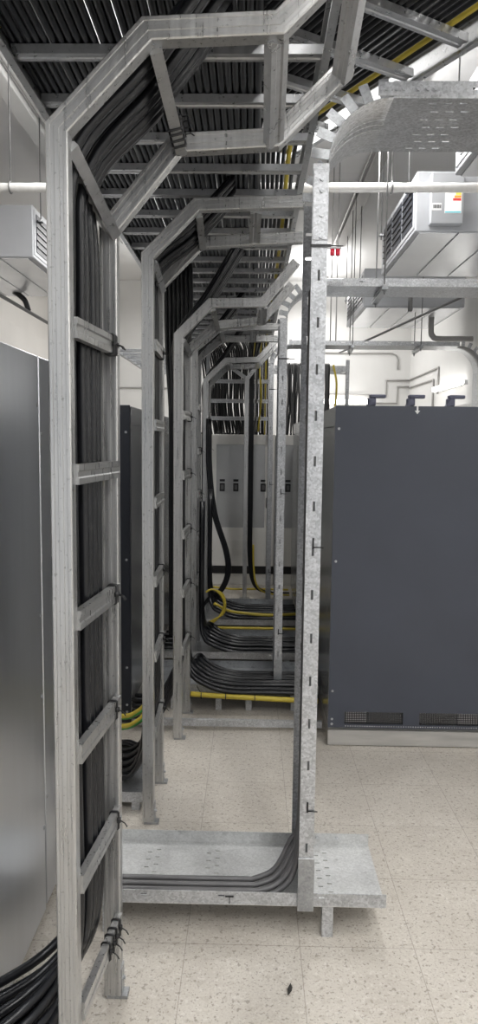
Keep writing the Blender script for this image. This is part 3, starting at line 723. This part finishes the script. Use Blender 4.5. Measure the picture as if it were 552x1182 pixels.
# light grey cabinets at the end of the aisle
def grey_cab(label, x0, x1):
    Y = 8.75; t = thing('breaker_cabinet', label, 'cabinet', ((x0 + x1) / 2, Y + .35, 0), 'light grey breaker cabinets across the end of the aisle')
    MB().box(x0 + .003, x1 - .003, Y + .02, Y + .75, .0, 1.868, .004).build('body', 'beige', t)
    wx0, wx1 = x0 + .085, x1 - .125
    MB().plate((x0 + .008, x1 - .008), (.24, 1.855), [(wx0, wx1, .72, 1.745)], lambda u, w: (u, Y, w), (0, .02, 0)).build('door', 'beige', t)
    MB().box(wx0 - .001, wx1 + .001, Y + .008, Y + .019, .719, 1.746).build('door_window', 'window', t)
    MB().box(x0 + .004, x1 - .004, Y + .006, Y + .02, .14, .235).build('kick_strip', 'black', t)
    n = 4; 
    for k in range(n):
        xx = wx0 + .075 + (wx1 - wx0 - .08) * k / (n - 1) * .97
        b = MB(); b.box(xx - .032, xx + .032, Y - .006, Y + .009, 1.17, 1.27, .003); b = b.build('breaker', 'black', t)
        MB().box(xx - .018, xx + .018, Y - .010, Y - .006, 1.19, 1.25, .002).build('toggle', 'cablegrey', b)
        MB().box(xx - .032, xx + .032, Y, Y + .009, 1.29, 1.318, .002).build('meter', 'black', t)
    m = MB(); hs = [(x0 + .285, x0 + .425, .39 + .022 * q, .402 + .022 * q) for q in range(8)]
    m.plate((x0 + .275, x0 + .435), (.38, .57), hs, lambda u, w: (u, Y - .006, w), (0, .005, 0)); m.build('louvre', 'beige', t)
    b = MB(); b.box(x1 - .105, x1 - .065, Y - .016, Y, .965, 1.095, .004); b = b.build('handle', 'black', t)
    MB().box(x1 - .098, x1 - .072, Y - .022, Y - .016, .985, 1.075, .003).build('grip', 'beige', b)
    m = MB()
    for k in range(16): m.tube([(x0 + .06 + .043 * k, Y + .1, 1.868), (x0 + .06 + .043 * k, Y + .1, 1.89)], .014, 8)
    m.build('cable_gland_row', 'black', t)
for k, l in enumerate(('light grey breaker cabinet at far left, mostly behind the ladders', 'light grey breaker cabinet in the middle, behind the forked pole', 'light grey breaker cabinet behind the slotted uprights, with the narrow visible window')):
    grey_cab(l, -1.33 + .81 * k, -.52 + .81 * k)

# vertical drop ladder with cables above the grey cabinets
dl = thing('drop_ladder', 'short upright cable ladder above the light grey cabinets at the end of the aisle', 'cable ladder', (-.14, 8.52, 1.9))
for x in (-.53, .225): MB().box(x - .02, x + .02, 8.50, 8.54, 1.87, 2.95, .002).build('side_rail', 'galvdull', dl)
for z in (2.49, 2.26, 2.055): m = MB(); channel_bar(m, (-.51, 8.52, z), (.205, 8.52, z), .025, .045); m.build('rung', 'galv', dl)
cl = thing('cross_ladder', 'pale cable ladder end on a post above the far end of the right row', 'cable ladder', (.72, 9.15, 2.05))
for y in (8.98, 9.35): MB().box(.27, 1.2, y - .015, y + .015, 2.66, 2.73, .002).build('side_rail', 'galv', cl)
for k in range(4): MB().box(.35 + .26 * k, .39 + .26 * k, 8.99, 9.34, 2.665, 2.69, .002).build('rung', 'galv', cl)
MB().box(1.15, 1.195, 8.93, 8.97, 1.868, 2.80, .003).build('post', 'galv', cl)
for i in range(25):
    x = .385 + .0232 * i; j = lambda a: random.uniform(-a, a)
    cable('power_cable', [(x + j(.01), 9.33, 2.745), (x, 9.1, 2.76), (x + j(.008), 8.93, 2.72), (x + j(.008), 8.90, 2.5), (x + j(.012), 8.90, 2.2), (x + j(.015), 8.92, 1.874)], .0125, 'cablegrey' if i % 3 else 'cable',
          'grey black cable hanging in the dense curtain behind the slotted uprights', 'cable', 'curtain of cables above the right grey cabinet')
tag(MB().tube(smooth([(.99, 8.9, 2.73), (1.03, 8.86, 2.5), (1.02, 8.88, 2.2), (1.0, 8.9, 1.874)]), .013, 8).build('earth_cable', 'yellow'), 'yellow cable at the right edge of the hanging cable curtain', 'cable')

# ------------------------------------------------------------------ duct units, pipes, conduits
def ac(label, x0, x1, y0, y1, z0, z1, face=-1, box=False, cat='air conditioner'):
    """suspended duct unit; face = side with the dark air outlets"""
    t = thing('duct_unit', label, cat, ((x0 + x1) / 2, (y0 + y1) / 2, z0), 'suspended air conditioning units')
    MB().box(x0, x1, y0, y1, z0, z1, .006).build('casing', 'acside', t)
    for k in range(4):
        a = x0 + .03 + (x1 - x0 - .06) * k / 4; b = x0 + .03 + (x1 - x0 - .06) * (k + 1) / 4 - .012
        MB().box(a, b, y0 + .01, y1 - .01, z0 - .008, z0 - .0005, .002).build('bottom_panel', 'acwhite', t)
    xf = x0 if face < 0 else x1; sg = face
    n = 3; L_ = (y1 - y0 - .16) / n
    MB().box(xf + sg * .004, xf, y0 + .03, y1 - .03, z0 + .03, z1 - .03).build('outlet_frame', 'acside', t)
    for k in range(n):
        a = y0 + .08 + L_ * k
        o = MB().box(xf + sg * .008, xf + sg * .004, a, a + L_ - .035, z0 + .06, z1 - .05).build('air_outlet', 'navy', t)
        m = MB()
        for q in range(5):
            zz = z0 + .10 + (z1 - z0 - .20) * q / 4; m.box(xf + sg * .016, xf + sg * .008, a + .01, a + L_ - .06, zz, zz + .008)
        m.build('slat', 'black', o)
    for y in (y0 + .12, y1 - .12):
        for x in (x0 + .03, x1 - .03):
            xo = x0 - .03 if x < (x0 + x1) / 2 else x1 + .03
            b = MB(); b.box(min(xo - .02, x), max(xo + .02, x), y - .025, y + .025, z1 - .10, z1 - .093); b.box(x - .004, x + .004, y - .025, y + .025, z1 - .10, z1 + .002)
            b.build('hanger_bracket', 'galvdull', t)
            MB().tube([(xo, y, z1 - .13), (xo, y, ZC)], .005, 6).build('hanger_rod', 'rod', t)
            MB().dome((xo, y, z1 - .093), .014, 6, (0, 0, 1), .014).build('nut', 'galvdull', t)
    if box:
        MB().box(x0 + .085, x0 + .30, y0 - .06, y0 + .001, z0 + .035, z1 - .03, .004).build('terminal_box', 'acside', t)
        yb = y0 - .0605
        lb = MB(); lb.box(x0 + .175, x0 + .285, yb - .001, yb, z0 + .10, z0 + .26); lb = lb.build('energy_label', 'white', t)
        MB().box(x0 + .18, x0 + .205, yb - .002, yb - .001, z0 + .235, z0 + .245).build('label_heading', 'ink', lb)
        for q, (c_, w) in enumerate((('lgreen', .028), ('lyel', .036), ('lora', .046), ('lred', .056))):
            MB().box(x0 + .278 - w * .9, x0 + .281, yb - .002, yb - .001, z0 + .235 - .018 * q, z0 + .25 - .018 * q).build('rating_bar', c_, lb)
        MB().box(x0 + .178, x0 + .282, yb - .002, yb - .001, z0 + .104, z0 + .112).build('label_band', 'lblue', lb)
        lb = MB(); lb.box(x0 + .093, x0 + .155, yb - .001, yb, z0 + .12, z0 + .165); lb = lb.build('data_label', 'white', t)
        m = MB()
        for q in range(9): m.box(x0 + .098 + .006 * q, x0 + .101 + .006 * q + .001 * (q % 3), yb - .002, yb - .001, z0 + .132, z0 + .155)
        m.build('barcode', 'ink', lb)
    return t
ac('duct unit at upper right with dark side outlets and a coloured energy label', 1.08, 2.2, 4.96, 6.23, 3.2, 3.59, -1, True)
ac('farther duct unit at right, hanging beyond the middle level tray', 1.15, 2.2, 7.63, 8.98, 3.2, 3.59)
ac('nearest duct unit, only its corner showing at the right edge', 1.06, 2.2, 2.75, 3.955, 3.2, 3.59)
ac('duct unit on the left behind the nearest ladder, above the steel cabinet', -2.7, -1.735, 5.71, 7.20, 3.2, 3.60, 1)
def pipe(name, pts, r, material, label, cat, n=10): return tag(MB().tube(smooth(pts, 5) if len(pts) > 2 else pts, r, n).build(name, material), label, cat)
pp = thing('lagged_pipe', 'white lagged pipe crossing under the ceiling, in front of the duct units', 'pipe', (0, 4.66, 3.38))
n_ = 90; x_ = [XL + (XR - XL) * k / n_ for k in range(n_ + 1)]
MB().tube([(x, 4.69 - .03 * (x + 0) / 1.0 * .5, 3.385) for x in x_], [.03 if k % 2 else .0275 for k in range(n_ + 1)], 10).build('lagging', 'pipe', pp)
for x in (-1.57, .86, 1.9):
    m = MB(); yy = 4.69 - .015 * x
    m.tube([(x, yy + .034 * math.cos(a), 3.385 + .034 * math.sin(a)) for a in [2 * math.pi * k / 12 for k in range(13)]], .006, 5, False); m.tube([(x, yy, 3.42), (x, yy, ZC)], .005, 6)
    m.build('pipe_clip', 'rod', pp)
# ceiling trunking, along the aisle
tk = thing('cable_trunking', 'long grey trunking with conduits on the right side of the ceiling', 'trunking', (1.08, 6, ZC - .06))
MB().box(1.03, 1.15, 2.0, 9.3, ZC - .05, ZC, .004).build('trunk', 'conduit', tk)
MB().tube([(1.0, 2.0, ZC - .03), (1.0, 9.3, ZC - .03)], .012, 8).build('conduit', 'conduit', tk)
tk = thing('cable_trunking', 'long pale trunking with a conduit on the left side of the ceiling', 'trunking', (-1.75, 6, ZC - .06))
MB().box(-1.85, -1.72, 1.5, 9.3, ZC - .06, ZC, .004).build('trunk', 'wall', tk)
MB().tube([(-1.68, 1.5, ZC - .02), (-1.68, 9.3, ZC - .02)], .012, 8).build('conduit', 'conduit', tk)
rc = thing('pipe_fitting', 'small red pipe fitting beside the nearest slotted upright, high in the background', 'fitting', (.72, 6.6, 3.42))
for x in (.70, .75): MB().tube([(x, 6.6, 3.455), (x, 6.6, 3.51)], .021, 10).build('collar', 'red', rc)
MB().box(.50, .78, 6.585, 6.615, 3.515, 3.53).build('bar', 'rod', rc)
for x in (.70, .75): MB().tube([(x, 6.6, 2.7), (x, 6.6, ZC)], .006, 6).build('rod', 'conduit', rc)
# right and back wall conduits
def conduit(label, pts, r=.014): return tag(MB().tube(pts, r, 8).build('wall_conduit', 'conduit'), label, 'conduit')
yb = YB - .016
conduit('upper grey conduit on the back wall stepping up at the corner', [(.9, yb, 2.55), (2.12, yb, 2.55), (2.12, yb, 2.78), (2.484, yb, 2.78)])
conduit('lower grey conduit on the back wall dropping near the corner', [(.9, yb, 2.42), (2.30, yb, 2.42), (2.30, yb, 2.68), (2.484, yb, 2.68)])
conduit('thin conduit looping high across the back wall', [(1.0, yb, 3.20), (2.2, yb, 3.20), (2.27, yb, 3.17), (2.30, yb, 3.10), (2.30, yb, 2.95)], .012)
xr_ = XR - .016
conduit('upper grey conduit along the right wall near the corner', [(xr_, 11.44, 2.78), (xr_, 9.7, 2.80), (xr_, 9.7, 2.45)])
conduit('lower grey conduit along the right wall near the corner', [(xr_, 11.44, 2.66), (xr_, 9.95, 2.66), (xr_, 9.95, 2.1)])
bp_ = thing('black_pipe', 'black pipe running away along the left side, below the left duct unit', 'pipe', (-2.2, 4.8, 3.02))
MB().tube([(-2.2, 2.4, 3.02), (-2.2, 8.2, 3.02)], .017, 8).build('run', 'cable', bp_)
for y in (2.7, 5.2, 7.9): MB().tube([(-2.2, y, 3.03), (-2.2, y, ZC)], .004, 6).build('hanger_rod', 'rod', bp_)
conduit('grey conduit high on the left of the back wall', [(-2.85, yb, 2.62), (-.7, yb, 2.62)], .014)
pipe('drain_pipe', [(2.0, 8.2, 3.30), (2.0, 8.2, 3.05), (2.02, 8.2, 2.99), (2.09, 8.2, 2.96), (2.47, 8.2, 2.96)], .032, 'conduit', 'grey elbow drain pipe running to the right wall, above the far level tray', 'pipe')
pipe('drain_pipe', [(1.50, 7.0, 3.3), (1.50, 7.0, 3.04)], .022, 'rod', 'short dark vertical pipe hanging beside the farther duct unit', 'pipe')
pipe('refrigerant_line', [(2.2, 6.2, 3.22), (1.7, 7.2, 3.06), (1.3, 8.3, 2.95), (1.1, 9.2, 2.92)], .013, 'rod', 'thin dark slanting line passing under the farther duct unit', 'pipe')
pipe('flexible_hose', [(-2.32, 7.0, 3.20), (-2.27, 7.04, 3.165), (-2.23, 7.06, 3.12), (-2.205, 7.08, 3.03)], .026, 'cable', 'short black elbow hose from the left duct unit down to the black pipe', 'hose')
# lit tubes on the walls
def tube_light(label, p, q, nrm):
    p = V(p); q = V(q); n = V(nrm); t = thing('tube_light', label, 'light', (p + q) / 2 + n * -.03)
    m = MB(); box_between(m, p - n * .02, q - n * .02, .06 if abs(n.z) < .5 else .08, .05); m.build('batten', 'battenbody', t)
    MB().tube([p + n * .03, q + n * .03], .035, 12).build('tube', 'tube', t); return t
tube_light('lit tube light low on the back wall, above the charcoal panel', (1.0, YB - .045, 2.43), (1.82, YB - .045, 2.43), (0, -1, 0))
tube_light('lit tube light along the right wall below the far tray bend', (XR - .045, 8.42, 2.50), (XR - .045, 9.65, 2.50), (-1, 0, 0))
# left aisle ladder
ll = thing('overhead_ladder', 'short overhead cable ladder with closely spaced rungs over the left aisle, hung on thin rods', 'cable ladder', (-1.1, 8.5, 2.72))
for x in (-1.41, -.80): MB().box(x - .012, x + .012, 7.4, 9.9, 2.68, 2.78, .002).build('side_rail', 'galv', ll)
for k in range(9): MB().box(-1.40, -.81, 7.42 + .30 * k, 7.47 + .30 * k, 2.69, 2.72, .002).build('rung', 'galvdull', ll)
for x in (-1.41, -.80):
    for y in (7.45, 9.6): MB().tube([(x, y, 2.78), (x, y, ZC)], .006, 6).build('hanger_rod', 'rod', ll)
# litter
m = MB(); m.add([(.14, 2.13, .004), (.152, 2.14, .012), (.156, 2.165, .005), (.149, 2.172, .014), (.138, 2.15, .010), (.147, 2.15, .001)], [(0, 5, 1), (1, 5, 2), (2, 5, 3), (3, 5, 4), (4, 5, 0), (0, 1, 4), (1, 2, 3), (1, 3, 4)])
tag(m.build('leaf_scrap', 'leaf'), 'small dark scrap lying alone on the tiles at front right', 'scrap')

# ------------------------------------------------------------------ lights
def added_batten(label, x, y0, y1, power, z=3.9, w=.25):  # battens added out of camera view to brighten the room and ceiling
    """added fill light kept out of view: shines down and, weaker, up on the ceiling"""
    t = thing('added_light', label, 'light', (x, (y0 + y1) / 2, z))
    MB().box(x - .06, x + .06, y0, y1, z, z + .06, .01).build('housing', 'battenbody', t)
    for y in (y0 + .15, y1 - .15): MB().tube([(x, y, z + .06), (x, y, ZC)], .004, 6).build('hanger_rod', 'rod', t)
    for sg, k in ((-1, .64), (1, .36)):
        l = bpy.data.lights.new('fill_lamp', 'AREA'); l.shape = 'RECTANGLE'; l.size = w; l.size_y = y1 - y0; l.energy = power * k; l.color = (1, .99, .975)
        o = bpy.data.objects.new('fill_lamp', l); COL.objects.link(o); o.location = (x, (y0 + y1) / 2, z - .02 if sg < 0 else z + .08)
        if sg > 0: o.rotation_euler = (math.pi, 0, 0)
added_batten('added unseen batten behind the viewer over the left of the aisle', -.9, -2.0, -.2, 80)
added_batten('added unseen batten behind the viewer over the right of the aisle', .9, -1.6, .6, 140)
added_batten('added unseen batten over the right aisle in front of the charcoal panel', 1.7, .3, 1.9, 150)
added_batten('added unseen batten over the aisle between the right duct units', .72, 4.3, 5.4, 85)
added_batten('added unseen batten deep in the right of the room', .92, 9.6, 11.0, 70)
added_batten('added unseen batten deep in the left of the room', -1.1, 7.2, 10.0, 75)
added_batten('added unseen batten over the left row in the middle of the room', -.98, 3.2, 5.2, 70)
w = bpy.data.worlds.new('World'); S.world = w; w.use_nodes = True
w.node_tree.nodes['Background'].inputs[0].default_value = (.95, .97, 1, 1); w.node_tree.nodes['Background'].inputs[1].default_value = 1.0
S.view_settings.view_transform = 'Standard'; S.view_settings.look = 'None'; S.view_settings.gamma = 1; S.view_settings.exposure = -.33
S.view_settings.use_curve_mapping = False
